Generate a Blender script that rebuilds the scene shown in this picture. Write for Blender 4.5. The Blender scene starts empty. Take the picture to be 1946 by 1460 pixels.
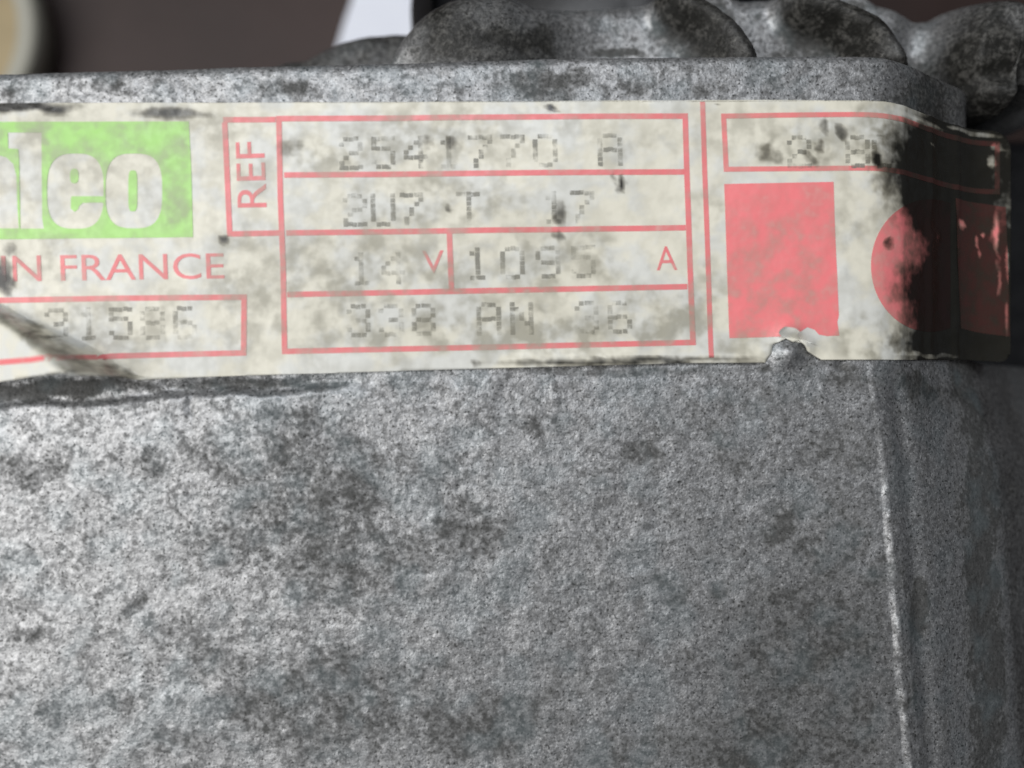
import bpy, bmesh, math
import numpy as np
from mathutils import Vector, Matrix

# ------------------------------------------------------------------ camera, light, exposure
scene = bpy.context.scene
C = scene.collection
H = 0.110                      # height of the label face above the floor (metres)
DIST = 0.075                   # camera distance from that face
MM = 0.001
PX = 0.00005                   # metres on the face for one pixel of the photograph
U0, V0 = 973.0, 730.0
YAW = math.radians(-1.6)

cam_d = bpy.data.cameras.new('camera'); cam = bpy.data.objects.new('camera', cam_d); C.objects.link(cam)
cam_d.sensor_width = 36.0
cam_d.lens = 36.0 * DIST / (1946 * PX)
cam_d.clip_start = 0.002; cam_d.clip_end = 20
cam.rotation_euler = (0, YAW, 0)
Rm = Matrix.Rotation(YAW, 3, 'Y')
look = Rm @ Vector((0, 0, -1))
cam.location = Vector((0, 0, H)) - look * DIST
cam_d.dof.use_dof = True
cam_d.dof.focus_distance = DIST + 0.0040
cam_d.dof.aperture_fstop = cam_d.lens / 2.8      # 2.8 mm opening
scene.camera = cam

world = bpy.data.worlds.new('World'); scene.world = world; world.use_nodes = True
bg = world.node_tree.nodes['Background']
bg.inputs[0].default_value = (0.80, 0.88, 1.0, 1); bg.inputs[1].default_value = 0.05

def area(name, loc, target, size, power, col):
    d = bpy.data.lights.new(name, 'AREA'); o = bpy.data.objects.new(name, d); C.objects.link(o)
    d.shape = 'RECTANGLE'; d.size, d.size_y = size; d.energy = power; d.color = col
    o.location = loc
    o.rotation_euler = (Vector(target) - Vector(loc)).to_track_quat('-Z', 'Y').to_euler()
    return o
area('window_light', (-0.62, -0.02, 0.80), (0, 0, H), (0.60, 0.75), 7.8, (1.0, 0.985, 0.96))
area('ceiling_light', (-0.08, 0.36, 0.86), (0, 0.02, H), (0.55, 0.22), 2.7, (0.93, 0.96, 1.0))

vs = scene.view_settings
vs.view_transform = 'Standard'; vs.look = 'None'; vs.exposure = 0.0; vs.gamma = 1.0; vs.use_curve_mapping = False

# ------------------------------------------------------------------ helpers
rng = np.random.default_rng(7)
CL = np.array(cam.location); RM = np.array(Rm)

def P(u, v, z=0.0):
    """photo pixel -> point on the level z (metres above the label face)"""
    u = np.asarray(u, float); v = np.asarray(v, float); z = np.asarray(z, float)
    d = np.stack([(u - U0) * PX / DIST, (V0 - v) * PX / DIST, -np.ones_like(u)], -1) @ RM.T
    t = (H + z - CL[2]) / d[..., 2]
    return CL[0] + d[..., 0] * t, CL[1] + d[..., 1] * t

def lat(ix, iy, seed):
    h = np.sin(ix * 127.1 + iy * 311.7 + seed * 74.7) * 43758.5453
    return h - np.floor(h)

def vn(x, y, size, seed=0):
    """smooth value noise, -1..1, features of the given size"""
    X = x / size + 100.3; Y = y / size + 57.7
    i = np.floor(X); j = np.floor(Y); a = X - i; b = Y - j
    a = a * a * (3 - 2 * a); b = b * b * (3 - 2 * b)
    n = (lat(i, j, seed) * (1 - a) + lat(i + 1, j, seed) * a) * (1 - b) + (lat(i, j + 1, seed) * (1 - a) + lat(i + 1, j + 1, seed) * a) * b
    return n * 2 - 1

def fbm(x, y, size, seed=0, octv=3):
    s = 0; a = 1.0
    for k in range(octv):
        s = s + a * vn(x, y, size / 2 ** k, seed + k * 13); a *= 0.55
    return s

def ss(a, b, x):
    t = np.clip((x - a) / (b - a), 0, 1); return t * t * (3 - 2 * t)

def gauss(d, w): return np.exp(-(d / w) ** 2)
def softplus(x, w): return w * np.logaddexp(0, x / w)
def fu(x): return x / PX + U0          # plan -> face pixel
def fv(y): return V0 - y / PX

def blobs(u, v, lst, wob=0.25):
    """soft ragged patches: (u, v, ru, rv, strength, angle)"""
    s = np.zeros_like(u)
    wu = 22 * vn(u, v, 45, 3) + 10 * vn(u, v, 18, 5); wv = 22 * vn(u, v, 45, 9) + 10 * vn(u, v, 18, 11)
    for b in lst:
        a = math.radians(b[5]) if len(b) > 5 else 0
        k = min(1, min(b[2], b[3]) / 45)
        du = u - b[0] + wu * k; dv = v - b[1] + wv * k
        p = (du * math.cos(a) + dv * math.sin(a)) / b[2]; q = (-du * math.sin(a) + dv * math.cos(a)) / b[3]
        s = np.maximum(s, b[4] * (1 - ss(0.45, 1.25, np.sqrt(p * p + q * q))))
    return s

def props(o, label=None, cat=None, kind=None, group=None):
    if label: o['label'] = label
    if cat: o['category'] = cat
    if kind: o['kind'] = kind
    if group: o['group'] = group
    return o

def link_mesh(name, verts, faces, mat, parent=None, smooth=True, attrs=None):
    m = bpy.data.meshes.new(name)
    verts = np.asarray(verts, np.float32)
    if isinstance(faces, np.ndarray):
        k = faces.shape[1]
        m.vertices.add(len(verts)); m.vertices.foreach_set('co', verts.ravel())
        m.loops.add(faces.size); m.loops.foreach_set('vertex_index', faces.ravel().astype(np.int32))
        m.polygons.add(len(faces)); m.polygons.foreach_set('loop_start', np.arange(0, faces.size, k, dtype=np.int32))
        m.update(calc_edges=True)
    else:
        m.from_pydata(verts.tolist(), [], faces)
    m.validate()
    if smooth: m.polygons.foreach_set('use_smooth', np.ones(len(m.polygons), bool))
    for k, a in (attrs or {}).items():
        at = m.attributes.new(k, 'FLOAT', 'POINT'); at.data.foreach_set('value', np.asarray(a, np.float32))
    m.materials.append(mat)
    o = bpy.data.objects.new(name, m); C.objects.link(o); o.parent = parent
    return o

def grid_faces(nu, nv):
    i, j = np.meshgrid(np.arange(nu - 1), np.arange(nv - 1), indexing='ij')
    a = (i * nv + j).ravel()
    return np.stack([a, a + nv, a + nv + 1, a + 1], 1), i.ravel(), j.ravel()

def submesh(name, V, F, mat, parent, attrs):
    used = np.unique(F); remap = np.full(len(V), -1); remap[used] = np.arange(len(used))
    return link_mesh(name, V[used], remap[F], mat, parent, True, {k: a[used] for k, a in attrs.items()})

# ------------------------------------------------------------------ materials
class NT:
    def __init__(self, name):
        self.m = bpy.data.materials.new(name); self.m.use_nodes = True
        self.t = self.m.node_tree; self.b = self.t.nodes['Principled BSDF']
    def n(self, ty, **kw):
        x = self.t.nodes.new(ty)
        for k, v in kw.items():
            if k.startswith('i_'):
                x.inputs[k[2:]].default_value = v
            else: setattr(x, k, v)
        return x
    def l(self, a, b): self.t.links.new(a, b)
    def pos(self):
        return self.n('ShaderNodeTexCoord').outputs['Object']
    def noise(self, scale, detail=2.0, rough=0.5, vec=None, dist=0.0):
        x = self.n('ShaderNodeTexNoise'); x.inputs['Scale'].default_value = scale; x.inputs['Detail'].default_value = detail
        x.inputs['Roughness'].default_value = rough; x.inputs['Distortion'].default_value = dist
        if vec: self.l(vec, x.inputs['Vector'])
        return x.outputs['Fac']
    def mr(self, src, a, b, c=0.0, d=1.0, smooth=True):
        x = self.n('ShaderNodeMapRange'); x.interpolation_type = 'SMOOTHSTEP' if smooth else 'LINEAR'
        self.l(src, x.inputs['Value'])
        for k, v in zip(('From Min', 'From Max', 'To Min', 'To Max'), (a, b, c, d)): x.inputs[k].default_value = v
        return x.outputs['Result']
    def math(self, op, a, b=None, clamp=False):
        x = self.n('ShaderNodeMath', operation=op, use_clamp=clamp)
        for k, s in enumerate((a, b)):
            if s is None: continue
            if isinstance(s, (int, float)): x.inputs[k].default_value = s
            else: self.l(s, x.inputs[k])
        return x.outputs[0]
    def mix(self, f, a, b):
        x = self.n('ShaderNodeMix', data_type='RGBA')
        for k, s in ((0, f), (6, a), (7, b)):
            if isinstance(s, (int, float)): x.inputs[k].default_value = s
            elif isinstance(s, tuple): x.inputs[k].default_value = (*s, 1)
            else: self.l(s, x.inputs[k])
        return x.outputs[2]
    def attr(self, name):
        return self.n('ShaderNodeAttribute', attribute_name=name).outputs['Fac']
    def bump(self, h, dist, strength=1.0, normal=None):
        x = self.n('ShaderNodeBump'); x.inputs['Distance'].default_value = dist; x.inputs['Strength'].default_value = strength
        self.l(h, x.inputs['Height'])
        if normal: self.l(normal, x.inputs['Normal'])
        return x.outputs['Normal']
    def out(self, col=None, rough=None, metal=None, normal=None):
        for k, s in (('Base Color', col), ('Roughness', rough), ('Metallic', metal), ('Normal', normal)):
            if s is None: continue
            if isinstance(s, (int, float)): self.b.inputs[k].default_value = s
            elif isinstance(s, tuple): self.b.inputs[k].default_value = (*s, 1)
            else: self.l(s, self.b.inputs[k])
        return self.m

def cast_metal(name, light=(0.445, 0.448, 0.455), dark=(0.045, 0.045, 0.042), oily=0.0):
    t = NT(name); p = t.pos()
    grain = t.noise(1950, 3.0, 0.6, p)
    fine = t.noise(5200, 2.0, 0.5, p)
    med = t.noise(620, 4.0, 0.62, p)
    big = t.noise(110, 4.0, 0.6, p)
    g = t.attr('grime_shade'); oil_shade = t.attr('oil_shade')
    # base: cast grain, light and dark grains
    c = t.mix(t.mr(grain, 0.30, 0.68), (0.225, 0.227, 0.231), light)
    c = t.mix(t.math('MULTIPLY', t.mr(fine, 0.58, 0.70), 0.60), c, (0.80, 0.80, 0.80))
    # pores and a few streaky rubbed marks
    pore = t.noise(3600, 1.0, 0.4, p)
    c = t.mix(t.math('MULTIPLY', t.mr(pore, 0.40, 0.28), 0.85), c, (0.04, 0.04, 0.038))
    mp = t.n('ShaderNodeMapping'); mp.inputs['Rotation'].default_value = (0, 0, math.radians(38)); mp.inputs['Scale'].default_value = (1.0, 6.0, 1.0); t.l(p, mp.inputs['Vector'])
    rub = t.noise(420, 3.0, 0.6, mp.outputs['Vector'])
    c = t.mix(t.math('MULTIPLY', t.mr(rub, 0.60, 0.74), 0.35), c, (0.62, 0.62, 0.63))
    # soot held in the hollows of the grain
    so = t.math('MULTIPLY', t.mr(med, 0.40, 0.66), t.mr(grain, 0.66, 0.36))
    so = t.math('MULTIPLY', so, 0.64)
    # located stains and painted shade made of sooty grains, edges broken up by the noise
    rag = t.math('ADD', t.math('ADD', g, t.math('MULTIPLY', t.math('SUBTRACT', big, 0.5), 0.7)), t.math('MULTIPLY', t.math('SUBTRACT', med, 0.5), 1.2))
    rag = t.math('SUBTRACT', rag, t.math('MULTIPLY', t.math('SUBTRACT', grain, 0.5), 1.05))
    st = t.math('MULTIPLY', t.mr(rag, -0.05, 0.80), t.mr(g, 0.0, 0.22))
    f = t.math('MAXIMUM', so, st)
    c = t.mix(t.math('MULTIPLY', f, 0.84), c, dark)
    t.l(t.mr(t.math('MAXIMUM', f, oil_shade), 0.0, 1.0, 0.45, 0.22), t.b.inputs['Specular IOR Level'])
    hue = t.noise(260, 2.0, 0.5, p)
    c = t.mix(oil_shade, c, t.mix(t.math('MULTIPLY', t.mr(grain, 0.36, 0.70), t.mr(med, 0.36, 0.62)), (0.014, 0.0135, 0.012), (0.095, 0.092, 0.085)))
    c2 = t.mix(t.mr(hue, 0.45, 0.7), c, t.mix(t.mr(oil_shade, 0.0, 1.0, 0.13, 0.0), c, (0.26, 0.36, 0.40)))
    rough = t.math('ADD', t.mr(fine, 0.3, 0.7, 0.44, 0.59), t.math('MULTIPLY', t.math('SUBTRACT', f, t.math('MULTIPLY', oil_shade, 1.3)), 0.08))
    metal = t.math('MULTIPLY', t.mr(f, 0.0, 1.0, 0.72, 0.18), t.mr(oil_shade, 0.0, 1.0, 1.0, 0.15))
    h = t.math('ADD', t.math('MULTIPLY', grain, 1.0), t.math('MULTIPLY', fine, 0.45))
    n = t.bump(med, 0.00022, 0.5)
    n = t.bump(h, 0.00011, 0.62, n)
    return t.out(c2, rough, metal, n)

M_CAST = cast_metal('cast_aluminium')

PAPER = (0.84, 0.81, 0.69)
def label_mat(name, ink, wear=0.25, dots=False, vis=0.02):
    t = NT(name); p = t.pos()
    m1 = t.noise(540, 1.0, 0.4, p, 0.25); m2 = t.noise(1500, 1.0, 0.4, p); m3 = t.noise(260, 3.0, 0.55, p)
    mo = t.attr('mottle'); st = t.attr('stain_shade')
    paper = t.mix(t.mr(m3, 0.42, 0.62), PAPER, (0.77, 0.775, 0.735))
    if ink is None: c = paper
    elif dots:
        rgb = t.n('ShaderNodeRGB'); rgb.outputs[0].default_value = (*ink, 1); c = rgb.outputs[0]
        t.l(t.math('MULTIPLY', t.attr('ink'), t.mr(m2, 0.15, 0.60)), t.b.inputs['Alpha'])
    else:
        c = t.mix(t.mr(t.math('ADD', t.math('MULTIPLY', m2, 0.5), t.math('MULTIPLY', m1, 0.5)), 0.52, 0.72, 0.03, wear), ink, t.mix(0.5, ink, PAPER))
    # grey-olive mottling
    k = t.math('MULTIPLY', t.mr(t.math('ADD', t.math('MULTIPLY', m1, 0.7), t.math('MULTIPLY', m2, 0.3)), 0.32, 0.72), mo)
    k = t.math('ADD', k, t.math('MULTIPLY', mo, 0.16), clamp=True)
    c = t.mix(t.math('MULTIPLY', k, 0.82), c, (0.33, 0.315, 0.25))
    # heavy oily marks, with shade and highlights painted in
    rag = t.math('ADD', st, t.math('MULTIPLY', t.math('SUBTRACT', m1, 0.5), 0.7))
    rag = t.math('ADD', rag, t.math('MULTIPLY', t.math('SUBTRACT', m2, 0.5), 0.5))
    rag = t.math('ADD', rag, t.math('MULTIPLY', t.math('POWER', st, 7.0), 0.55))
    s = t.math('MULTIPLY', t.mr(rag, 0.12, 0.95), t.mr(st, 0.0, 0.3))
    c = t.mix(t.math('MULTIPLY', t.mr(rag, -0.18, 0.45), t.mr(st, 0.0, 0.15, 0.0, 0.72)), c, t.mix(0.25, (0.085, 0.070, 0.042), c))
    dk = t.mix(vis, (0.008, 0.0075, 0.006), c)
    c = t.mix(t.math('MULTIPLY', s, 0.99), c, dk)
    rough = t.math('SUBTRACT', t.mr(m2, 0.3, 0.7, 0.28, 0.44), t.math('MULTIPLY', s, 0.12))
    n = t.bump(m3, 0.0003, 0.5)
    n = t.bump(m1, 0.00005, 0.4, n)
    t.b.inputs['Specular IOR Level'].default_value = 0.42
    return t.out(c, rough, 0.0, n)

M_PAPER = label_mat('label_film', None)
M_RED = label_mat('red_ink', (0.99, 0.235, 0.255), 0.25)
M_LINE = label_mat('red_line_ink', (0.90, 0.215, 0.235), 0.45)
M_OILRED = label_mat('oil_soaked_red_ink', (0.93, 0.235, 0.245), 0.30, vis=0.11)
M_GREEN = label_mat('green_ink', (0.44, 0.82, 0.22), 0.32)
M_DOT = label_mat('faded_black_ink', (0.27, 0.265, 0.235), dots=True)

def simple(name, c0, c1, scale, rough, metal=0.0, bump=0.0):
    t = NT(name); p = t.pos(); a = t.noise(scale, 5.0, 0.6, p)
    n = t.bump(a, bump, 0.8) if bump else None
    return t.out(t.mix(t.mr(a, 0.35, 0.65), c0, c1), rough, metal, n)
M_FLOOR = simple('brown_bench_top', (0.020, 0.0080, 0.0056), (0.033, 0.015, 0.0115), 14, 0.6, 0, 0.001)
M_BLACK = simple('black_plastic', (0.006, 0.006, 0.007), (0.012, 0.012, 0.013), 300, 0.38, 0, 0.0001)
M_CREAM = simple('cream_plastic', (0.33, 0.32, 0.27), (0.38, 0.37, 0.31), 60, 0.5)
M_BEIGE = simple('beige_plastic', (0.30, 0.23, 0.12), (0.36, 0.28, 0.15), 60, 0.5)
M_SHEET = simple('blue_white_paper', (0.80, 0.83, 0.92), (0.84, 0.87, 0.95), 40, 0.8)

# ------------------------------------------------------------------ setting: the bench top
def bench():
    n = 40; xs = np.linspace(-0.75, 0.75, n); X, Y = np.meshgrid(xs, xs, indexing='ij')
    Z = 0.0006 * vn(X, Y, 0.1, 4)
    F, _, _ = grid_faces(n, n)
    o = link_mesh('bench_top', np.stack([X.ravel(), Y.ravel(), Z.ravel() - 0.001], 1), F, M_FLOOR)
    props(o, 'dark brown bench top blurred behind the alternator', 'bench top', 'structure')
bench()

# ------------------------------------------------------------------ the alternator
alt = bpy.data.objects.new('alternator', None); C.objects.link(alt); alt.empty_display_size = 0.02
props(alt, 'grimy cast aluminium alternator with a worn pale type label across its top', 'alternator')

def pl(pts, z=0.0):
    """pixel polyline -> plan points"""
    p = np.array(pts, float); return np.stack(P(p[:, 0], p[:, 1], z), 1)

TOP = pl([(-700, 154), (0, 134), (480, 120), (800, 112), (1100, 103), (1700, 99), (2200, 96)])
def y_top(x): return np.interp(x, TOP[:, 0], TOP[:, 1])
SEAM = pl([(1650, 640), (1655, 690), (1672, 800), (1688, 950), (1703, 1150), (1716, 1300), (1730, 1460), (1752, 1700)])
def x_seam(y): return np.interp(-y, -SEAM[:, 1], SEAM[:, 0])
XS = pl([(1690, 90), (1690, 600), (1690, 690), (1712, 950), (1760, 1460), (1785, 1750)])
def x_ch(y): return np.interp(-y, -XS[:, 1], XS[:, 0])
def k_ch(y): return 0.70 - 0.17 * ss(690, 960, fv(y))
def x_edge(y):
    v = fv(y)
    up = 0.0503; lo = np.interp(v, [690, 1460, 1750], [0.0506, 0.0535, 0.0545])
    return up + (lo - up) * ss(690, 760, v)
def y_led(u): return np.interp(u, [-900, 0, 200, 370, 520, 660, 900], [800, 767, 758, 746, 742, 735, 722])

def f_smooth(x, y):
    d = -k_ch(y) * softplus(x - x_ch(y), 0.0011)
    d = d - (2.2 - 1.95 * ss(650, 690, fv(y))) * softplus(x - x_edge(y), 0.0005)
    r = 0.0012
    e = np.clip(r - (y_top(x) - y), 0, r * 0.999)
    d = d - (r - np.sqrt(r * r - e * e)) * 0.9
    return d

def f_body(x, y):
    u, v = fu(x), fv(y)
    d = f_smooth(x, y)
    under = ss(185, 205, v) * (1 - ss(670, 700, v))
    amp = 1 - 0.6 * under
    d = d + amp * (0.00007 * fbm(x, y, 0.0032, 1, 3) + 0.000025 * vn(x, y, 0.0006, 8)) - 0.00003 * under
    # parting seam, its groove
    low = ss(680, 760, v)
    wob = 0.00010 * vn(x * 0, y, 0.0035, 6) + 0.00005 * vn(x * 0, y, 0.0011, 7)
    sx = x - x_seam(y) - wob
    d = d + (0.00034 * (0.50 + 0.50 * ss(760, 900, v)) * (1 + 0.55 * vn(x * 0, y, 0.0022, 2) + 0.35 * vn(x * 0, y, 0.0008, 12)) * low + 0.00015 * (1 - low) * (1 - under)) * np.maximum(gauss(sx, 0.00033), 0.55 * gauss(np.maximum(sx, 0), 0.0013) * (sx > 0)) * ss(655, 700, v)
    d = d - 0.00042 * low * gauss(sx - 0.0026, 0.0011)
    # ledge and crack below the label
    lv = v - y_led(u) - 6 * vn(u, v * 0, 60, 4) - 3 * vn(u, v * 0, 17, 5)
    fade = 1 - ss(480, 760, u)
    d = d + 0.00050 * fade * ss(-2, 12, lv) * (1 - ss(60, 330, lv))
    d = d - 0.00042 * (fade * (0.35 + 0.65 * ss(250, 400, u)) + 0.10 * (1 - ss(1300, 1600, u))) * gauss(lv + 9, 11)
    d = d - 0.0004 * gauss(u - 372 - 4 * vn(u * 0, v, 15, 3), 5) * ss(738, 745, v) * (1 - ss(775, 800, v))
    # scratch mark at the lower left
    a = math.radians(-41); du, dv = u - 262, v - 1152
    d = d - 0.00010 * gauss(-du * math.sin(a) + dv * math.cos(a), 9) * gauss(du * math.cos(a) + dv * math.sin(a), 42)
    # nub that has torn the label, small pits
    d = d + 0.00125 * gauss(np.hypot((u - 1499) / 1.0, (v - 668) / 1.05), 27)
    for pu, pv, pr, ph in ((1608, 697, 9, 0.5), (1220, 858, 22, .08), (1492, 1003, 26, .08), (1762, 1190, 24, .12)):
        d = d - ph * MM * gauss(np.hypot(u - pu, v - pv), pr)
    return d

GRIME_SHADE = [(600, 930, 190, 130, .50), (690, 1065, 210, 95, .50, -8), (470, 1025, 130, 70, .40), (880, 1000, 115, 55, .55, 10), (830, 890, 90, 60, .36), (420, 850, 70, 60, .34), (560, 800, 110, 40, .38),  # real dirt, plus shade painted over the lower right and right wall
         (1222, 862, 52, 34, .62, 15), (1492, 1002, 54, 34, .82, -30), (1385, 858, 30, 66, .48, -35), (1285, 1122, 50, 34, .50), (620, 1330, 270, 120, .48), (400, 1240, 110, 60, .36, 25),
         (900, 1380, 160, 70, .52), (1490, 1285, 120, 80, .55), (1410, 1425, 210, 80, .56), (1762, 1165, 36, 78, .98), (1742, 1335, 30, 48, .8), (1800, 738, 85, 32, .80),
         (262, 1152, 46, 13, .62, -41), (120, 1345, 54, 40, .45), (90, 885, 90, 44, .42), (300, 875, 40, 30, .45), (120, 742, 220, 22, .92, -3), (470, 733, 150, 13, .75, -3),  # includes shadow painted with dirt under the peeled label corner
         (620, 733, 70, 10, .7), (1040, 158, 110, 36, .72), (1090, 140, 36, 20, .6), (545, 172, 60, 20, .55), (50, 178, 44, 18, .5), (215, 170, 46, 16, .42), (790, 175, 36, 18, .42),
         (1210, 160, 40, 22, .48), (1340, 165, 30, 18, .44), (1480, 150, 46, 18, .40), (1590, 1040, 90, 150, .42), (1560, 1210, 150, 130, .48), (1240, 1440, 160, 60, .42),
         (1800, 180, 110, 100, .75), (1640, 730, 100, 26, .55), (1500, 695, 90, 14, .5), (1620, 700, 30, 10, .8), (1690, 1090, 40, 40, .6), (820, 735, 120, 10, .35), (1150, 705, 250, 10, .5),  # first patch paints shade on the top right corner
         (1960, 1100, 70, 800, .85), (240, 1330, 44, 34, .32), (60, 1200, 50, 30, .34), (1130, 900, 50, 30, .28), (1380, 1120, 34, 24, .42), (1290, 1250, 40, 28, .36), (1420, 780, 180, 50, .34),  # first patch paints shade down the right wall
         (1600, 850, 90, 80, .36), (1030, 800, 60, 30, .3), (1100, 1300, 120, 50, .30, -10), (1620, 1400, 90, 90, .5), (1830, 1400, 60, 50, .4), (60, 1050, 60, 24, .25), (330, 1400, 90, 40, .32)]

def casing():
    nx, ny = 520, 340
    ys = np.linspace(-0.052, 1, ny)
    a = np.linspace(0, 1, nx)[:, None] * np.ones((1, ny)); b = np.ones((nx, 1)) * np.linspace(0, 1, ny)[None, :]
    x0 = -0.078
    Yg = -0.052 + b * (0.0315 + 0.052)
    for _ in range(3):
        Xg = x0 + a * (x_edge(Yg) + 0.0055 + 0.0185 * ss(600, 690, fv(Yg)) - x0)
        Yg = -0.052 + b * (y_top(Xg) + 0.052)
    Zg = H + f_body(Xg, Yg)
    V = np.stack([Xg.ravel(), Yg.ravel(), Zg.ravel()], 1)
    F, fi, fj = grid_faces(nx, ny)
    g = blobs(fu(Xg), fv(Yg), GRIME_SHADE).ravel()
    oil_shade = np.maximum(0.80 * ss(-0.0002, 0.0016, Xg - x_edge(Yg)) * (0.85 + 0.15 * vn(Xg, Yg, 0.004, 81)), 0.72 * ss(0.0365, 0.0425, Xg) * (1 - ss(640, 720, fv(Yg)))).ravel()  # darkens right wall and top right corner, painting in their shade
    oil_shade = np.maximum(oil_shade, 0.35 * blobs(fu(Xg), fv(Yg), [(1560, 1330, 260, 300, 1.0), (1850, 745, 130, 40, 1.3)]).ravel())  # oily film and painted shade at lower right and below the label end
    # side skirt down to the bench
    ring = [i * ny for i in range(nx)] + [(nx - 1) * ny + j for j in range(1, ny)] + [i * ny + ny - 1 for i in range(nx - 2, -1, -1)] + [j for j in range(ny - 2, 0, -1)]
    ring = np.array(ring); base = len(V); top = V[ring].copy(); S = []
    cx, cy = -0.012, -0.010
    for k, (dz, sc) in enumerate(((-0.012, 1.0), (-0.04, 0.985), (-0.108, 0.93))):
        q = top.copy(); q[:, 0] = cx + (q[:, 0] - cx) * sc; q[:, 1] = cy + (q[:, 1] - cy) * sc
        q[:, 2] = np.minimum(top[:, 2] - 0.002 * (k + 1), H + dz) if k < 2 else 0.0
        S.append(q)
    V2 = np.vstack([V] + S); n = len(ring); idx = [ring] + [base + k * n + np.arange(n) for k in range(3)]
    SF = []
    for k in range(3):
        A, B = idx[k], idx[k + 1]
        SF.append(np.stack([A, B, np.roll(B, -1), np.roll(A, -1)], 1))
    g2 = np.concatenate([g, np.full(3 * n, 0.35)]); o2 = np.concatenate([oil_shade, np.full(3 * n, 0.6)])
    cu, cv = fu(Xg).ravel()[F].mean(1), fv(Yg).ravel()[F].mean(1)
    cx_ = Xg.ravel()[F].mean(1); cy_ = Yg.ravel()[F].mean(1)
    seam = (np.abs(cx_ - x_seam(cy_) - 0.0002) < 0.0009) & (cv > 690)
    nub = (np.hypot(cu - 1499, cv - 668) < 42)
    body = submesh('casing', V2, np.vstack([F[~(seam | nub)][:, ::1]] + SF)[:, ::1], M_CAST, alt, {'grime_shade': g2, 'oil_shade': o2})
    submesh('parting_seam', V2, F[seam], M_CAST, body, {'grime_shade': g2 * 0.8, 'oil_shade': o2 * 0.4})['label'] = 'raised bright parting seam running down the right of the casing'
    submesh('casting_nub', V2, F[nub & ~seam], M_CAST, body, {'grime_shade': g2 * 0.3})
    return body
casing()

# ---- rear flange with ribs and lug (one relief, cut into its parts)
def polydist(x, y, pts):
    """signed distance to a polyline (positive on its left side seen along it), and the parameter along it"""
    best = np.full(x.shape, 1e9); sg = np.zeros_like(x); par = np.zeros_like(x); L = 0
    for (ax, ay), (bx, by) in zip(pts[:-1], pts[1:]):
        dx, dy = bx - ax, by - ay; l = math.hypot(dx, dy)
        t = np.clip(((x - ax) * dx + (y - ay) * dy) / l ** 2, 0, 1)
        d = np.hypot(x - ax - t * dx, y - ay - t * dy)
        s = np.sign(dx * (y - ay) - dy * (x - ax))
        m = d < best
        best = np.where(m, d, best); sg = np.where(m, s, sg); par = np.where(m, L + t * l, par); L += l
    return best * sg, par / L

def relief(name, outline, ylow, z0, zfun, mats, cut, nx=420, ny=110, skirt=0.016):
    xs = np.linspace(outline[0][0], outline[-1][0], nx)
    yt = np.interp(xs, outline[:, 0], outline[:, 1]); yl = np.interp(xs, ylow[:, 0], ylow[:, 1])
    t = np.linspace(0, 1, ny) ** 0.85
    X = xs[:, None] * np.ones((1, ny)); Y = yl[:, None] + (yt - yl)[:, None] * t[None, :]
    Z = H + z0 + zfun(X, Y, yt[:, None] * np.ones((1, ny)), yl[:, None] * np.ones((1, ny)))
    V = np.stack([X.ravel(), Y.ravel(), Z.ravel()], 1); F, fi, fj = grid_faces(nx, ny)
    ring = np.array([i * ny for i in range(nx)] + [(nx - 1) * ny + j for j in range(1, ny)] + [i * ny + ny - 1 for i in range(nx - 2, -1, -1)] + [j for j in range(ny - 2, 0, -1)])
    q = V[ring].copy(); q[:, 2] = H + z0 - skirt; n = len(ring); ix = len(V) + np.arange(n)
    SF = np.stack([ring, ix, np.roll(ix, -1), np.roll(ring, -1)], 1)
    return np.vstack([V, q]), F, SF, X, Y, n

Z0 = -0.0135
OUT = pl([(748, 122), (768, 92), (795, 66), (825, 46), (855, 31), (890, 22), (930, 18), (970, 20), (1010, 29), (1060, 26), (1150, 15), (1255, 5), (1275, -14), (1300, -40), (1370, -44), (1392, -8), (1410, 0), (1490, -2), (1510, -20), (1530, -44), (1625, -40), (1648, -8), (1665, 6), (1710, 17),
          (1755, 30), (1778, 30), (1800, 18), (1830, 12), (1880, 9), (1940, 10), (2000, 22), (2060, 60), (2080, 120)], Z0 - 0.001)
LOW = pl([(748, 200), (1300, 210), (1700, 215), (1800, 230), (1868, 236), (1872, 182), (1915, 188), (1946, 197), (2000, 205), (2060, 190), (2080, 150)], Z0 - 0.001)
RIB_A = pl([(1452, 150), (1442, 106), (1432, 82), (1416, 53), (1396, 25), (1371, 0), (1345, -22), (1320, -36)], -0.0075)
RIB_B = pl([(1742, 160), (1732, 116), (1718, 82), (1698, 49), (1678, 20), (1644, -2), (1605, -22), (1570, -34)], -0.0075)
DOME = pl([(905, 75)], -0.011)[0]
LUG = pl([(1925, 95)], -0.009)[0]

def rib_h(x, y, R):
    s, t = polydist(x, y, R)                       # left of the line (seen upward) is the broad flank
    wall = ss(-0.0007, 0.0002, s)
    w = 0.0046 + 0.0062 * (1 - t) ** 2.0
    crown = (1 - 0.12 * ss(0, 0.0012, -s + 0.0012)) * (1 - ss(0.0012, w, s)) ** 1.15
    return np.where(s > -0.001, wall * crown, 0), s, t

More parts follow.
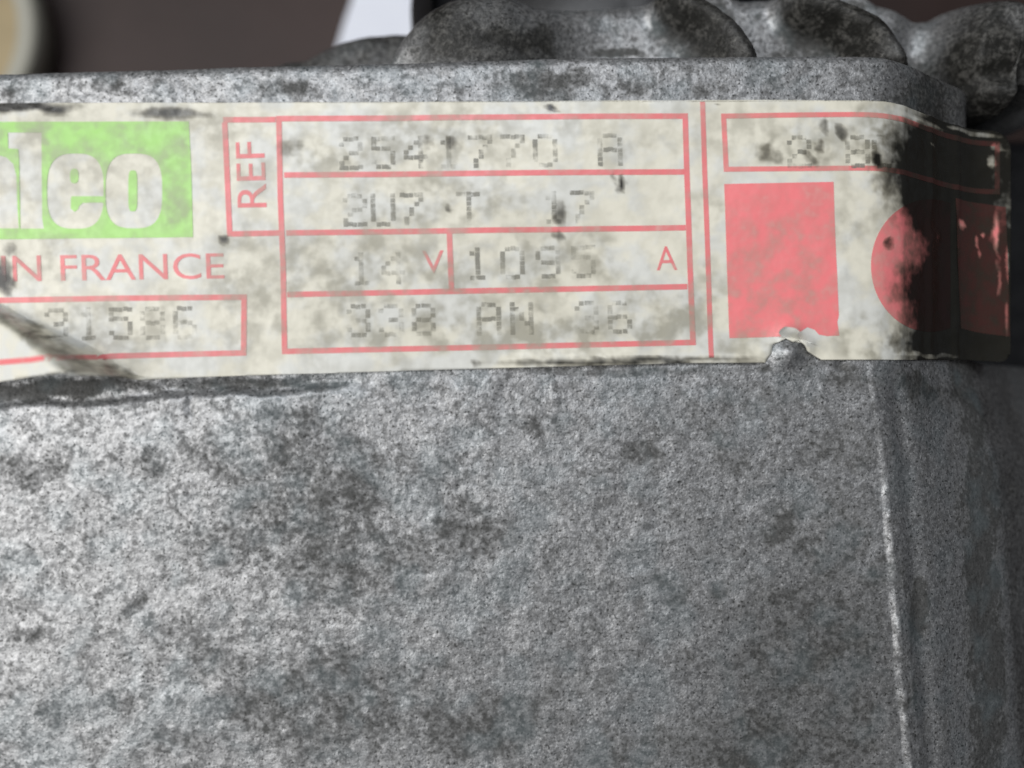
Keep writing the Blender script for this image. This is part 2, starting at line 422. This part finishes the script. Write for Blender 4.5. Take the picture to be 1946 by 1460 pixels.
def zfl(x, y, yt, yl):
    h = 0.00018 * fbm(x, y, 0.006, 21, 2) + 0.00004 * vn(x, y, 0.0012, 22)
    edge = np.clip(0.0022 - (yt - y), 0, 0.0021); h = h - (0.0022 - np.sqrt(0.0022 ** 2 - edge ** 2))
    low = np.clip(0.0016 - (y - yl), 0, 0.00155); h = h - (0.0016 - np.sqrt(0.0016 ** 2 - low ** 2))
    for R in (RIB_A, RIB_B):
        p, s, t = rib_h(x, y, R)
        top = 0.0078 - 0.0035 * t
        h = h + p * (top + 0.00016 * fbm(x, y, 0.0022, 31, 2))
    dx, dy = (x - DOME[0]) / 0.0088, (y - DOME[1]) / 0.0075
    h = h + 0.0052 * np.exp(-(np.abs(dx) ** 2.4 + np.abs(dy) ** 2.4)) * (1 + 0.02 * fbm(x, y, 0.003, 33, 2))
    r = np.hypot(x - LUG[0], (y - LUG[1]) * 0.8)
    h = h + 0.0050 * (1 - ss(0.0034, 0.0070, r)) - 0.0012 * gauss(r - 0.0085, 0.002)
    # dip between plate and body
    h = h - 0.0012 * gauss(y - y_top(x) - 0.0012, 0.0012)
    return h

FG = [(1000, 85, 45, 22, .98), (950, 72, 40, 22, .9), (1038, 75, 26, 26, .95), (870, 80, 80, 40, .6), (1330, 60, 75, 80, .85), (1560, 50, 75, 80, .8), (1450, 28, 9, 9, .9),
      (1660, 60, 60, 80, .6), (1905, 90, 60, 90, .78), (1740, 120, 80, 22, .7), (1180, 98, 60, 9, .9), (1700, 40, 60, 10, .3), (1130, 40, 30, 10, .3), (1865, 140, 26, 12, .8), (1560, 100, 110, 20, .6)]

def flange():
    V, F, SF, X, Y, n = relief('flange', OUT, LOW, Z0, zfl, None, None)
    # pixel coordinates of the relief, for the FG blobs
    zz = V[:, 2] - H
    d = DIST - zz
    uu = U0 + V[:, 0] / PX * DIST / d; vv = V0 - V[:, 1] / PX * DIST / d
    g = blobs(uu, vv, FG)
    x, y = V[:, 0][F].mean(1), V[:, 1][F].mean(1)
    pa, sa, ta = rib_h(x, y, RIB_A); pb, sb, tb = rib_h(x, y, RIB_B)
    ma = (sa > -0.0009) & (sa < 0.0052); mb = (sb > -0.0009) & (sb < 0.0056) & ~ma
    ml = np.hypot(x - LUG[0], (y - LUG[1]) * 0.8) < 0.0066
    md = ((x - DOME[0]) / 0.0088) ** 2 + ((y - DOME[1]) / 0.0075) ** 2 < 1.0
    rest = ~(ma | mb | ml | md)
    ra, _, _ = rib_h(V[:, 0], V[:, 1], RIB_A); rb, _, _ = rib_h(V[:, 0], V[:, 1], RIB_B)
    rl = np.hypot(V[:, 0] - LUG[0], (V[:, 1] - LUG[1]) * 0.8)
    rd = np.exp(-(np.abs((V[:, 0] - DOME[0]) / 0.0095) ** 2.4 + np.abs((V[:, 1] - DOME[1]) / 0.008) ** 2.4))
    oil_shade = np.maximum.reduce([ss(0.04, 0.40, ra), ss(0.04, 0.40, rb), 1.0 * (1 - ss(0.0048, 0.0085, rl)), 1.0 * rd ** 0.7])
    oil_shade = np.clip(oil_shade * (0.95 + 0.22 * vn(V[:, 0], V[:, 1], 0.0035, 35)) + 0.1 * vn(V[:, 0], V[:, 1], 0.008, 36), 0, 1)
    at = {'grime_shade': g, 'oil_shade': oil_shade}
    submesh('rear_flange', V, np.vstack([F[rest], SF]), M_CAST, alt, at)
    submesh('rib', V, F[ma], M_CAST, alt, at)
    submesh('rib', V, F[mb], M_CAST, alt, at)
    submesh('boss', V, F[md], M_CAST, alt, at)
    submesh('mounting_lug', V, F[ml & ~mb], M_CAST, alt, at)
flange()

def back_hump():
    z0 = -0.021
    O = pl([(470, 126), (500, 117), (540, 106), (575, 104), (610, 84), (650, 67), (700, 56), (750, 52), (800, 54), (860, 66), (960, 90)], z0)
    Lw = pl([(470, 240), (960, 240)], z0)
    def zf(x, y, yt, yl):
        e = np.clip(0.003 - (yt - y), 0, 0.0029)
        return 0.0003 * fbm(x, y, 0.004, 41, 3) + 0.0001 * vn(x, y, 0.001, 42) - (0.003 - np.sqrt(0.003 ** 2 - e ** 2))
    V, F, SF, X, Y, n = relief('hump', O, Lw, z0, zf, None, None, 200, 70, 0.02)
    g = np.clip(0.40 + 0.3 * fbm(V[:, 0], V[:, 1], 0.006, 43, 2), 0, 1)
    submesh('cooling_fin', V, np.vstack([F, SF]), M_CAST, alt, {'grime_shade': g, 'oil_shade': np.full(len(V), 0.72)})
back_hump()

def lathe(name, prof, mat, loc, parent=None, seg=72):
    prof = np.array(prof, float); k = len(prof)
    a = np.linspace(0, 2 * np.pi, seg, endpoint=False)
    V = np.stack([np.outer(np.cos(a), prof[:, 0]).ravel() + loc[0], np.outer(np.sin(a), prof[:, 0]).ravel() + loc[1], np.tile(prof[:, 1], seg) + loc[2]], 1)
    i, j = np.meshgrid(np.arange(seg), np.arange(k - 1), indexing='ij')
    A = (i * k + j).ravel(); B = (((i + 1) % seg) * k + j).ravel()
    F = np.stack([A, B, B + 1, A + 1], 1)
    return link_mesh(name, V, F, mat, parent)

# black drum behind the flange and black block added to darken the right gap
cx, cy = P(1195, 8, -0.030)
cxl, _ = P(776, -20, -0.030)
R = float(cx - cxl)
drum = lathe('rear_cover', [(0.0, -0.031), (R * .55, -0.030), (R * .60, -0.0325), (R * .86, -0.0325), (R * .90, -0.030), (R - 0.003, -0.030), (R - 0.001, -0.031), (R, -0.033), (R, -0.06), (R * .93, -0.085), (0, -0.085)][::-1], M_BLACK, (float(cx), float(cy), H), alt)
def gap_block():
    bm = bmesh.new(); bmesh.ops.create_cube(bm, size=1)
    x0, x1, y0, y1, z0, z1 = 0.040, 0.078, -0.045, 0.034, 0.0, H - 0.030
    for v in bm.verts: v.co = Vector((x0 if v.co.x < 0 else x1, y0 if v.co.y < 0 else y1, z0 if v.co.z < 0 else z1))
    bmesh.ops.bevel(bm, geom=[e for e in bm.edges], offset=0.004, segments=4, affect='EDGES', profile=0.5)
    m = bpy.data.meshes.new('gap_block'); bm.to_mesh(m); bm.free(); m.materials.append(M_BLACK)
    o = bpy.data.objects.new('gap_block', m); C.objects.link(o); o.parent = alt
gap_block()

# ------------------------------------------------------------------ the type label
def label_z(x, y):
    u, v = fu(x), fv(y)
    z = -k_ch(y * 0 + 0.02) * softplus(x - x_ch(y * 0 + 0.01), 0.0011)
    # free end levels out and stands off the casing
    xe = 0.0496
    lim = -0.70 * (xe - x_ch(np.float64(0.01)))
    s = softplus(z - lim, 0.0004) + lim
    z = s - 0.06 * np.maximum(x - xe, 0)
    z = z + 0.00028 + 0.00016 * ss(0.0440, 0.0500, x) * 4
    z = z + 0.00009 * fbm(x, y, 0.0095, 51, 2)
    # waviness of the lower edge, little blisters
    z = z + 0.00025 * ss(655, 690, v) * (0.5 + 0.8 * vn(u, v * 0, 150, 52)) * (u < 1460)
    for bu, bv, br, bh in ((1606, 522, 8, .20), (1622, 592, 6, .16), (1611, 607, 6, .14), (1628, 613, 8, .16), (1560, 480, 16, .05), (1672, 298, 22, .22), (1585, 245, 9, .15), (1840, 430, 14, .25), (1120, 560, 24, .04)):
        z = z + bh * MM * gauss(np.hypot(u - bu, v - bv), br)
    # vertical creases on the sloping end
    for cu, w, hh in ((1735, 12, .10), (1822, 8, .14), (1903, 7, .16)):
        z = z + hh * MM * gauss(u * 1 - cu - (cu - 1690) * 0.05 - 5 * vn(v, u * 0, 60, 53), w)
    # peeled, creased corner at the lower left
    du, dv = u + 48, v - 552
    r = np.hypot(du, dv); th = np.degrees(np.arctan2(dv, du))
    th1 = 26.5 + 1.5 * vn(r, r * 0, 90, 54)
    th2 = 31.0 + 0.8 * vn(r, r * 0, 70, 55)
    sh = np.where(th < th2, np.clip((th - th1) / (th2 - th1), 0, 1), 1 - 0.8 * ss(th2, 82, th))
    z = z + 0.0056 * np.clip(r / 245, 0, 1.12) * sh * (th < 179)
    # lifted lips round the tear
    z = z + 0.0005 * gauss(np.hypot(u - 1532, v - 662), 20) + 0.0009 * gauss(np.hypot(u - 1499, v - 662), 30) * ss(700, 630, v) 
    return z

def surf(u, v):
    x, y = P(u, v, 0.0)
    for _ in range(12): x, y = P(u, v, label_z(x, y))
    return x, y

OIL_SHADE = [  # oily marks, plus brown shade painted along the fold band
       (60, 214, 105, 12, .85, 2), (330, 224, 80, 10, .55), (20, 525, 22, 34, .75), (38, 480, 16, 12, .45), (437, 463, 10, 10, .6), (1048, 206, 8, 8, .95), (1057, 212, 5, 5, .8), (1181, 350, 8, 16, .85, 10), (1168, 340, 5, 10, .5),
       (1061, 405, 13, 26, .5), (1058, 448, 12, 10, .5), (855, 402, 7, 7, .6), (1675, 300, 13, 21, .85), (1606, 246, 11, 20, .55, -15), (1572, 236, 9, 18, .45), (1561, 276, 8, 15, .5, 20), (1545, 300, 9, 18, .5, -30), (1478, 300, 14, 18, .35),
       (1460, 290, 20, 22, .25), (1200, 686, 270, 8, .70, -1), (905, 692, 5, 10, .7), (812, 268, 14, 12, .45, -40), (856, 272, 12, 12, .4, -40), (560, 290, 30, 20, .2), (215, 195, 4, 4, .8), (1368, 197, 3, 3, .7), (1705, 462, 12, 15, .55), (200, 690, 70, 8, .35, 27), (120, 648, 190, 11, .26, 27), (230, 702, 60, 12, .38, 24)]
SCRATCH_GLINT = [(2021, 408, 8, 46, .85, -3), (2026, 500, 6, 70, .5), (1976, 432, 4, 34, .7, -12), (1928, 392, 16, 9, .95, 20), (1990, 408, 6, 8, .8), (2048, 470, 5, 60, .55), (2046, 590, 5, 50, .5), (2010, 255, 10, 14, .55), (2020, 222, 26, 5, .5), (1835, 245, 7, 6, .4), (1800, 205, 90, 7, .5, 0), (1950, 195, 90, 6, .55, 0), (1713, 595, 14, 14, .5), (1840, 672, 130, 6, .35)]  # dark film thinned to paint in reflections, plus a white scratch
SMUT = [(700, 560, 330, 150, .62), (640, 300, 120, 50, .55), (820, 270, 170, 70, .55), (850, 390, 240, 60, .60), (1060, 500, 180, 70, .60), (900, 620, 420, 60, .78), (1240, 600, 120, 60, .75), (1345, 400, 40, 50, .45), (1340, 580, 60, 110, .55),
        (470, 560, 70, 150, .5), (260, 620, 190, 60, .48), (70, 500, 110, 60, .42), (400, 250, 60, 40, .5), (160, 300, 240, 120, .34), (60, 260, 90, 40, .5), (330, 400, 60, 60, .4), (1480, 520, 100, 130, .32), (1440, 600, 90, 50, .4), (1180, 290, 90, 60, .25), (1520, 285, 110, 50, .75), (1460, 255, 260, 60, .35), (1660, 250, 50, 50, .8),
        (1625, 420, 50, 90, .42), (1640, 640, 60, 50, .6), (1440, 660, 120, 30, .55), (90, 215, 170, 22, .5), (330, 222, 110, 14, .55), (490, 300, 45, 110, .3), (1040, 240, 200, 22, .25)]

def lab_attrs(x, y):
    u, v = fu(x), fv(y)
    st = blobs(u, v, OIL_SHADE)
    eb = np.interp(v, [185, 205, 235, 300, 360, 400, 440, 480, 520, 545, 580, 620, 650, 684], [1810, 1775, 1738, 1708, 1720, 1760, 1792, 1790, 1762, 1752, 1768, 1778, 1738, 1780])
    eb = eb + 12 * vn(u, v, 40, 71) + 4 * vn(u, v, 15, 72)
    big = ss(-80, 55, u - eb) * (1 - 0.22 * ss(1985, 2010, u) * ss(-0.2, 0.5, vn(u, v, 50, 73)))  # darkness eased at the free end to paint in its sheen
    st = np.maximum(st, big)
    st = np.clip(st - blobs(u, v, SCRATCH_GLINT), 0, 1)
    flap = ss(31, 36, np.degrees(np.arctan2(v - 552, u + 48))) * (u < 190) * (u > -60) * (v > 590)
    mo = np.clip(0.29 + 0.95 * blobs(u, v, SMUT) + 0.5 * ss(1630, 1700, u) * (1 - 0.75 * ss(1.0, 0.8, np.hypot((u - 1770) / 150, (v - 505) / 165))), 0, 1)
    mo = mo * (1 - 0.7 * flap)  # peeled flap kept paler, painting in the light it catches
    return {'mottle': mo, 'stain_shade': st}

LIFT = [0]
def conform(name, tri_px, mat, parent, layer, grid=0.4, thick=0.0, extra=None, label=None):
    """tri_px: (verts Nx2 in photo pixels on the label, faces). Cut by a fine grid and laid on the label surface."""
    vp, faces = tri_px; vp = np.array(vp, float)
    x, y = surf(vp[:, 0], vp[:, 1])
    bm = bmesh.new(); bv = [bm.verts.new((a * 1000, b * 1000, 0)) for a, b in zip(x, y)]
    for f in faces:
        try: bm.faces.new([bv[i] for i in f])
        except ValueError: pass
    if grid: bmesh.ops.remove_doubles(bm, verts=bm.verts, dist=0.002)
    if grid:
        for ax in (0, 1):
            lo = min(v.co[ax] for v in bm.verts); hi = max(v.co[ax] for v in bm.verts)
            nrm = (1, 0, 0) if ax == 0 else (0, 1, 0)
            for c in np.arange(math.ceil(lo / grid) * grid, hi, grid):
                co = (c, 0, 0) if ax == 0 else (0, c, 0)
                bmesh.ops.bisect_plane(bm, geom=bm.verts[:] + bm.edges[:] + bm.faces[:], plane_co=co, plane_no=nrm, dist=1e-5)
    bm.normal_update()
    for f in bm.faces:
        if f.normal.z < 0: f.normal_flip()
    m = bpy.data.meshes.new(name)
    co = np.array([v.co[:] for v in bm.verts]) * 0.001
    z = H + label_z(co[:, 0], co[:, 1]) + layer * 0.000022
    for v, a, zz in zip(bm.verts, co, z): v.co = (a[0], a[1], zz)
    bm.to_mesh(m); bm.free()
    m.polygons.foreach_set('use_smooth', np.ones(len(m.polygons), bool))
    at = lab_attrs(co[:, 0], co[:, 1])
    if extra is not None: at['ink'] = extra(co)
    for k, a in at.items():
        q = m.attributes.new(k, 'FLOAT', 'POINT'); q.data.foreach_set('value', np.asarray(a, np.float32))
    m.materials.append(mat)
    o = bpy.data.objects.new(name, m); C.objects.link(o); o.parent = parent
    if thick:
        s = o.modifiers.new('thickness', 'SOLIDIFY'); s.thickness = thick; s.offset = -1
    if label: o['label'] = label
    return o

def fill2d(loops):
    """closed pixel loops -> filled flat triangles (holes by overlap)"""
    cu = bpy.data.curves.new('tmp', 'CURVE'); cu.dimensions = '2D'; cu.fill_mode = 'BOTH'
    for lp in loops:
        s = cu.splines.new('POLY'); s.points.add(len(lp) - 1); s.use_cyclic_u = True
        for p, q in zip(s.points, lp): p.co = (q[0] * 0.01, q[1] * 0.01, 0, 1)
    return curve_tris(cu, 100.0)

def curve_tris(cu, k=1.0):
    o = bpy.data.objects.new('tmp', cu); C.objects.link(o)
    dg = bpy.context.evaluated_depsgraph_get(); dg.update()
    e = o.evaluated_get(dg); m = e.to_mesh()
    V = np.array([v.co[:2] for v in m.vertices]) * k; F = [tuple(p.vertices) for p in m.polygons]
    e.to_mesh_clear(); bpy.data.objects.remove(o); bpy.data.curves.remove(cu)
    return V, F

def text_tris(s, quad):
    """text fitted into a pixel quad (top-left, top-right, bottom-right, bottom-left as the text reads)"""
    cu = bpy.data.curves.new('tmp', 'FONT'); cu.body = s; cu.resolution_u = 4
    V, F = curve_tris(cu)
    lo, hi = V.min(0), V.max(0); t = (V - lo) / (hi - lo); a, b = t[:, :1], 1 - t[:, 1:]
    q = np.array(quad, float)
    W = (q[0] * (1 - a) + q[1] * a) * (1 - b) + (q[3] * (1 - a) + q[2] * a) * b
    return W, F

def merge(*parts):
    V = []; F = []; n = 0
    for v, f in parts:
        V.append(np.array(v, float)); F += [tuple(i + n for i in g) for g in f]; n += len(v)
    return np.vstack(V), F

def bar(a, b, w=11.0):
    a = np.array(a, float); b = np.array(b, float); d = (b - a) / np.linalg.norm(b - a); n = np.array([-d[1], d[0]]) * w / 2
    a = a - d * w / 2; b = b + d * w / 2
    k = max(1, int(np.linalg.norm(b - a) / 60)); V = []; F = []
    for i in range(k + 1):
        c = a + (b - a) * i / k; jit = 0.5 * math.sin(i * 2.3 + a[0]); V += [c + n + jit * n * 0.1, c - n + jit * n * 0.1]
        if i: F.append((2 * i - 2, 2 * i - 1, 2 * i + 1, 2 * i))
    return V, F

def frame(pts, w=11.0, closed=True):
    """a closed line as mitred strip, no overlapping faces"""
    p = np.array(pts, float); n = len(p); L = []; Rr = []
    for i in range(n):
        d0 = p[i] - p[i - 1]; d1 = p[(i + 1) % n] - p[i]; d0 /= np.linalg.norm(d0); d1 /= np.linalg.norm(d1)
        n0 = np.array([-d0[1], d0[0]]); n1 = np.array([-d1[1], d1[0]]); m = (n0 + n1); m /= np.linalg.norm(m); m *= (w / 2) / max(0.3, m @ n0)
        L.append(p[i] + m); Rr.append(p[i] - m)
    return np.array(L + Rr), [(i, (i + 1) % n, n + (i + 1) % n, n + i) for i in range(n)]

def rline(a, b, w):   # inner divider: plain quad, ends butting on the frame
    a = np.array(a, float); b = np.array(b, float); d = (b - a) / np.linalg.norm(b - a); n = np.array([-d[1], d[0]]) * w / 2
    return np.array([a + n, b + n, b - n, a - n]), [(0, 1, 2, 3)]

def build_label():
    top = [(-560, 207), (-300, 200), (0, 196), (250, 195), (520, 196), (900, 194), (1200, 191), (1450, 190), (1560, 191), (1640, 193)]
    # right end, laid on the slope: plan y of the top edge stays straight
    yT = P(1640, 192, 0.0)[1]; yB = P(1640, 683, 0.0)[1]
    xr = 0.0541
    endp = [(x, yT - 0.0000) for x in np.linspace(0.0355, xr - 0.0022, 12)]
    rr = 0.0022
    arc = [(xr - rr + rr * math.sin(a), yT - rr + rr * math.cos(a)) for a in np.linspace(0, math.pi / 2, 7)]
    arc2 = [(xr - rr * .6 + rr * .6 * math.cos(a), yB + rr * .6 - rr * .6 * math.sin(a)) for a in np.linspace(0, math.pi / 2, 5)]
    def to_px(pts):    # projection of plan points on the label surface
        q = []
        for x, y in pts:
            z = H + float(label_z(np.float64(x), np.float64(y)))
            d = RM.T @ (np.array([x, y, z]) - CL)
            q.append((U0 + d[0] / -d[2] * DIST / PX, V0 - d[1] / -d[2] * DIST / PX))
        return q
    right = to_px(endp + arc + arc2)
    bot = [(1840, 684), (1700, 684), (1562, 684), (1548, 676), (1536, 668), (1530, 655), (1519, 646), (1508, 650), (1494, 643), (1480, 650), (1468, 655), (1466, 672), (1455, 689), (1300, 690), (1200, 693),
           (1050, 697), (900, 701), (760, 705), (640, 709), (460, 714), (276, 721), (235, 716), (190, 712), (140, 706), (70, 714), (0, 726), (-120, 740), (-560, 752)]
    film = conform('type_label', fill2d([top + right + bot]), M_PAPER, alt, 0, 0.4, 0.00015, None,
                   'worn off-white type label with red frames and a green logo panel, peeling at one corner')
    # green panel with the logo letters left out of the ink
    def sup(cx, cy, rx, ry, n=3.2, a0=0, a1=360, k=44):
        r = []
        for a in np.radians(np.linspace(a0, a1, k, endpoint=(a1 - a0) < 360)):
            c, s = math.cos(a), math.sin(a)
            r.append((cx + rx * math.copysign(abs(c) ** (2 / n), c), cy + ry * math.copysign(abs(s) ** (2 / n), s)))
        return r
    q = lambda pts: [(x / 5.121, 220 + y / 5.121) for x, y in pts]
    panel = [(-520, 240), (0, 232), (359, 231), (364, 330), (367, 451), (180, 453), (0, 455), (-520, 464)]
    L_l = q([(78, 165), (405, 165), (408, 600), (412, 1000), (428, 1100), (198, 1100), (196, 900), (188, 420), (178, 325), (82, 320)])
    eo = sup(735, 735, 276, 366, 2.9, 12, 353, 60)       # image y runs down: starts low right, goes round the bottom, left, top
    ee = eo + [(1008, 785), (700, 785), (690, 810), (690, 905), (728, 938), (762, 910), (772, 880), (806, 850), (990, 846)]
    L_e = q(ee); L_ec = q(sup(724, 588, 42, 72, 2.6, k=24))
    L_o = q(sup(1304, 733, 276, 364, 3.0)); L_oc = q(sup(1294, 732, 44, 200, 4.0, k=28))
    L_a = q([(-390, 640), (-390, 560), (-340, 440), (-220, 385), (-60, 378), (60, 405), (130, 470), (160, 580), (172, 900), (185, 1098), (-40, 1098), (-60, 1040), (-120, 1090), (-220, 1105), (-330, 1060), (-390, 940), (-385, 800), (-310, 720), (-80, 650), (-75, 560), (-110, 520), (-150, 560), (-150, 640)])
    L_ac = q([(-80, 740), (-150, 790), (-165, 880), (-130, 950), (-85, 910)])
    L_v = q([(-1010, 390), (-760, 390), (-690, 800), (-620, 390), (-410, 390), (-580, 1098), (-830, 1098)])
    conform('green_panel', fill2d([panel, L_l, L_e, L_ec, L_o, L_oc, L_a, L_ac, L_v]), M_GREEN, film, 1.3, 0.4, 0, None, 'green logo panel with the white letters valeo')
    # lettering
    conform('origin_lettering', merge(text_tris('IN FRANCE', [(2, 486), (425, 481), (427, 530), (4, 536)]), text_tris('MADE', [(-250, 490), (-50, 487), (-48, 537), (-248, 540)])), M_LINE, film, 1.3, 0.4, 0, None, 'red lettering IN FRANCE')
    conform('reference_lettering', text_tris('REF', [(452, 395), (448, 271), (502, 269), (507, 394)]), M_LINE, film, 1.3, 0.4, 0, None, 'red sideways lettering REF')
    conform('unit_lettering', text_tris('V', [(802, 477), (843, 476), (845, 519), (804, 520)]), M_LINE, film, 1.3, 0.4, 0, None, 'red letter V')
    conform('unit_lettering', text_tris('A', [(1246, 469), (1285, 468), (1287, 513), (1248, 514)]), M_LINE, film, 1.3, 0.4, 0, None, 'red letter A')
    # rating table
    W = 10.5
    fr = frame([(530, 226), (1302, 221), (1307, 380), (1311, 500), (1317, 651), (930, 660), (541, 668), (538, 500), (533, 380)], W)
    ins = [rline((540, 333), (1300, 327), W), rline((544, 443), (1303, 433), W), rline((546, 560), (1306, 545), W), rline((854, 444), (858, 550), W)]
    conform('rating_frame', merge(fr, *ins), M_LINE, film, 1.3, 0.4, 0, None, 'red ruled frame of the rating table')
    conform('reference_frame', merge(rline((524, 227.5), (424, 228), W), rline((427, 233), (437, 450), W), rline((442, 445), (532, 443), W)), M_LINE, film, 1.4, 0.4)
    conform('divider_line', rline((1335, 194), (1352, 680), 9.5), M_LINE, film, 1.3, 0.4)
    conform('serial_frame', frame([(-480, 590), (-100, 577), (0, 571), (230, 567), (464, 565), (463, 671), (330, 674), (214, 677), (60, 684), (-100, 694), (-480, 712)], W), M_LINE, film, 1.3, 0.4)
    xb, yb = P(np.array([1376.]), np.array([220.]), 0)
    rp = []
    yt_, yb_ = P(1600, 219, 0)[1], P(1600, 321, 0)[1]
    tops = to_px([(x, yt_) for x in np.linspace(0.0330, 0.0525, 12)]); bots = to_px([(x, yb_) for x in np.linspace(0.0525, 0.0330, 12)])
    conform('code_frame', frame([(1375, 221), (1500, 219)] + tops + bots + [(1500, 321), (1380, 322)], 9.5), M_OILRED, film, 1.3, 0.4)
    conform('red_square', fill2d([[(1376, 350), (1480, 348), (1584, 346), (1589, 490), (1594, 600), (1591, 612), (1595, 638), (1572, 639), (1556, 636), (1548, 627), (1534, 622), (1522, 630), (1508, 634), (1496, 631), (1482, 640), (1386, 643), (1381, 500)]]), M_RED, film, 1.3, 0.4, 0, None, 'solid red square')
    conform('red_disc', fill2d([[(min(1768 + 113 * math.cos(a), 1806), 505 + 126 * math.sin(a)) for a in np.linspace(0, 2 * math.pi, 72, endpoint=False) if 1768 + 113 * math.cos(a) < 1822]]), M_RED, film, 1.3, 0.4, 0, None, 'red disc half blackened by grease')
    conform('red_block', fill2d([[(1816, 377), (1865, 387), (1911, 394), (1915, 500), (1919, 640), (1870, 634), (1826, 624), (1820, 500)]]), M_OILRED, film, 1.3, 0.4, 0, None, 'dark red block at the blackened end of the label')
    # faded dot-matrix characters
    G = {'0': '01110 10001 10001 10001 10001 10001 01110', '1': '00100 01100 00100 00100 00100 00100 01110', '2': '01110 10001 00001 00110 01000 10000 11111',
         '3': '01110 10001 00001 00110 00001 10001 01110', '4': '00010 00110 01010 10010 11111 00010 00010', '5': '11111 10000 11110 00001 00001 10001 01110', '6': '01110 10000 10000 11110 10001 10001 01110',
         '7': '11111 00001 00010 00100 00100 01000 01000', '8': '01110 10001 10001 01110 10001 10001 01110', '9': '01110 10001 10001 01111 00001 00001 01110', 'A': '01110 10001 10001 11111 10001 10001 10001',
         'N': '10001 11001 10101 10101 10011 10001 10001', 'U': '10001 10001 10001 10001 10001 10001 01110', 'T': '11111 00100 00100 00100 00100 00100 00100'}
    rows = [('2541770 A', 648, 265, 61.5, 1.0), ('2U7 T  17', 655, 373, 54.0, .75), ('14', 668, 484, 60, .8), ('1095', 888, 474, 67, .85), ('338 AN 36', 662, 583, 62, .85), ('31586', 88, 590, 61, .75)]
    marks = [('2', 1500, 262, 52, 1.0), ('80', 1610, 262, 50, 1.0)]
    for s, x0, y0, pitch, st in rows + marks:
        V = []; F = []; inkv = []
        for c, ch in enumerate(s):
            if ch == ' ': continue
            for r, line in enumerate(G[ch].split()):
                for k, bit in enumerate(line):
                    if bit != '1': continue
                    w = 9.2; cx = x0 + c * pitch + k * w + r * 0.25; cy = y0 + r * 9.0 - (c * pitch + k * w) * 0.014
                    cx += 0.9 * math.sin(cx * 7.1 + cy * 3.3); cy += 0.9 * math.sin(cx * 5.3 + cy * 9.7)
                    n = len(V); V += [(cx - 4.55, cy - 4.2), (cx + 4.55, cy - 4.2), (cx + 4.55, cy + 4.2), (cx - 4.55, cy + 4.2)]; F.append((n, n + 1, n + 2, n + 3))
                    inkv.append(st)
        def ink(co, st=st):
            u, v = fu(co[:, 0]), fv(co[:, 1])
            return np.clip(0.80 * st * (0.66 + 0.65 * vn(u, v, 30, 61) + 0.25 * vn(u, v, 9, 62)), 0.05, 1)
        conform('stamped_characters', (V, F), M_DOT, film, 2.0, 0, 0, ink, 'faded dot-matrix characters')
    # curled scrap of film at the tear
    n = 9; V = []; F = []
    x0, y0 = surf(np.array([1535.]), np.array([652.])); x0, y0 = float(x0[0]), float(y0[0])
    for i in range(n):
        a = i / (n - 1); ang = a * 2.2
        for j in range(6):
            b = j / 5 - 0.5
            ux = -0.0018 * math.sin(ang) - 0.0005 * a
            V.append((x0 + ux + 0.0026 * b * (1 - 0.45 * a), y0 + 0.0012 * a - 0.0007 * b + 0.0002 * math.sin(3 * b + a), H + 0.0007 + 0.0009 * (1 - math.cos(ang)) + 0.00012 * math.sin(7 * b)))
    for i in range(n - 1):
        for j in range(5): F.append((i * 6 + j, i * 6 + j + 1, i * 6 + j + 7, i * 6 + j + 6))
    o = link_mesh('torn_scrap', V, F, M_PAPER, film, True, {'mottle': np.full(len(V), .05), 'stain_shade': np.zeros(len(V))})
    o['label'] = 'curled white scrap of film beside the tear'
build_label()

# ------------------------------------------------------------------ blurred things behind
jx, jy = P(-165, 48, -0.101); rx, _ = P(70, 40, -0.101); JR = float(rx - jx)
jar = bpy.data.objects.new('jar', None); C.objects.link(jar); jar.location = (float(jx), float(jy), 0)
props(jar, 'blurred cream plastic jar beyond the upper left edge of the alternator', 'jar')
hz = H - 0.101
lathe('body', [(0, 0), (JR * .9, 0), (JR * .97, 0.001), (JR * .97, hz - 0.005)], M_CREAM, (0, 0, 0), jar)
lathe('lid', [(JR * .97, hz - 0.006), (JR, hz - 0.0055), (JR, hz - 0.002), (JR * .985, hz - 0.0008), (JR * .96, hz), (JR * .84, hz), (JR * .82, hz - 0.001)], M_CREAM, (0, 0, 0), jar)
lathe('lid_disc', [(JR * .835, hz - 0.0012), (JR * .5, hz - 0.0010), (0.0, hz - 0.0010)], M_BEIGE, (0, 0, 0), jar)

def sheet():
    z = 0.012
    pts = pl([(628, 130), (655, 40), (690, -60), (720, -260), (1010, -260), (960, 150)], z - H)
    c = pts.mean(0)
    bm = bmesh.new()
    vs_ = [bm.verts.new((p[0] - c[0], p[1] - c[1], 0)) for p in pts[::-1]]
    f = bm.faces.new(vs_); bm.normal_update()
    if f.normal.z < 0: f.normal_flip()
    r = bmesh.ops.extrude_face_region(bm, geom=[f]); top = [v for v in r['geom'] if isinstance(v, bmesh.types.BMVert)]
    for v in top: v.co.z += z
    bmesh.ops.recalc_face_normals(bm, faces=bm.faces)
    m = bpy.data.meshes.new('paper_pad'); bm.to_mesh(m); bm.free(); m.materials.append(M_SHEET)
    o = bpy.data.objects.new('paper_pad', m); C.objects.link(o); o.location = (c[0], c[1], 0)
    props(o, 'bright bluish white paper pad on the bench behind the ribs', 'paper pad')
sheet()
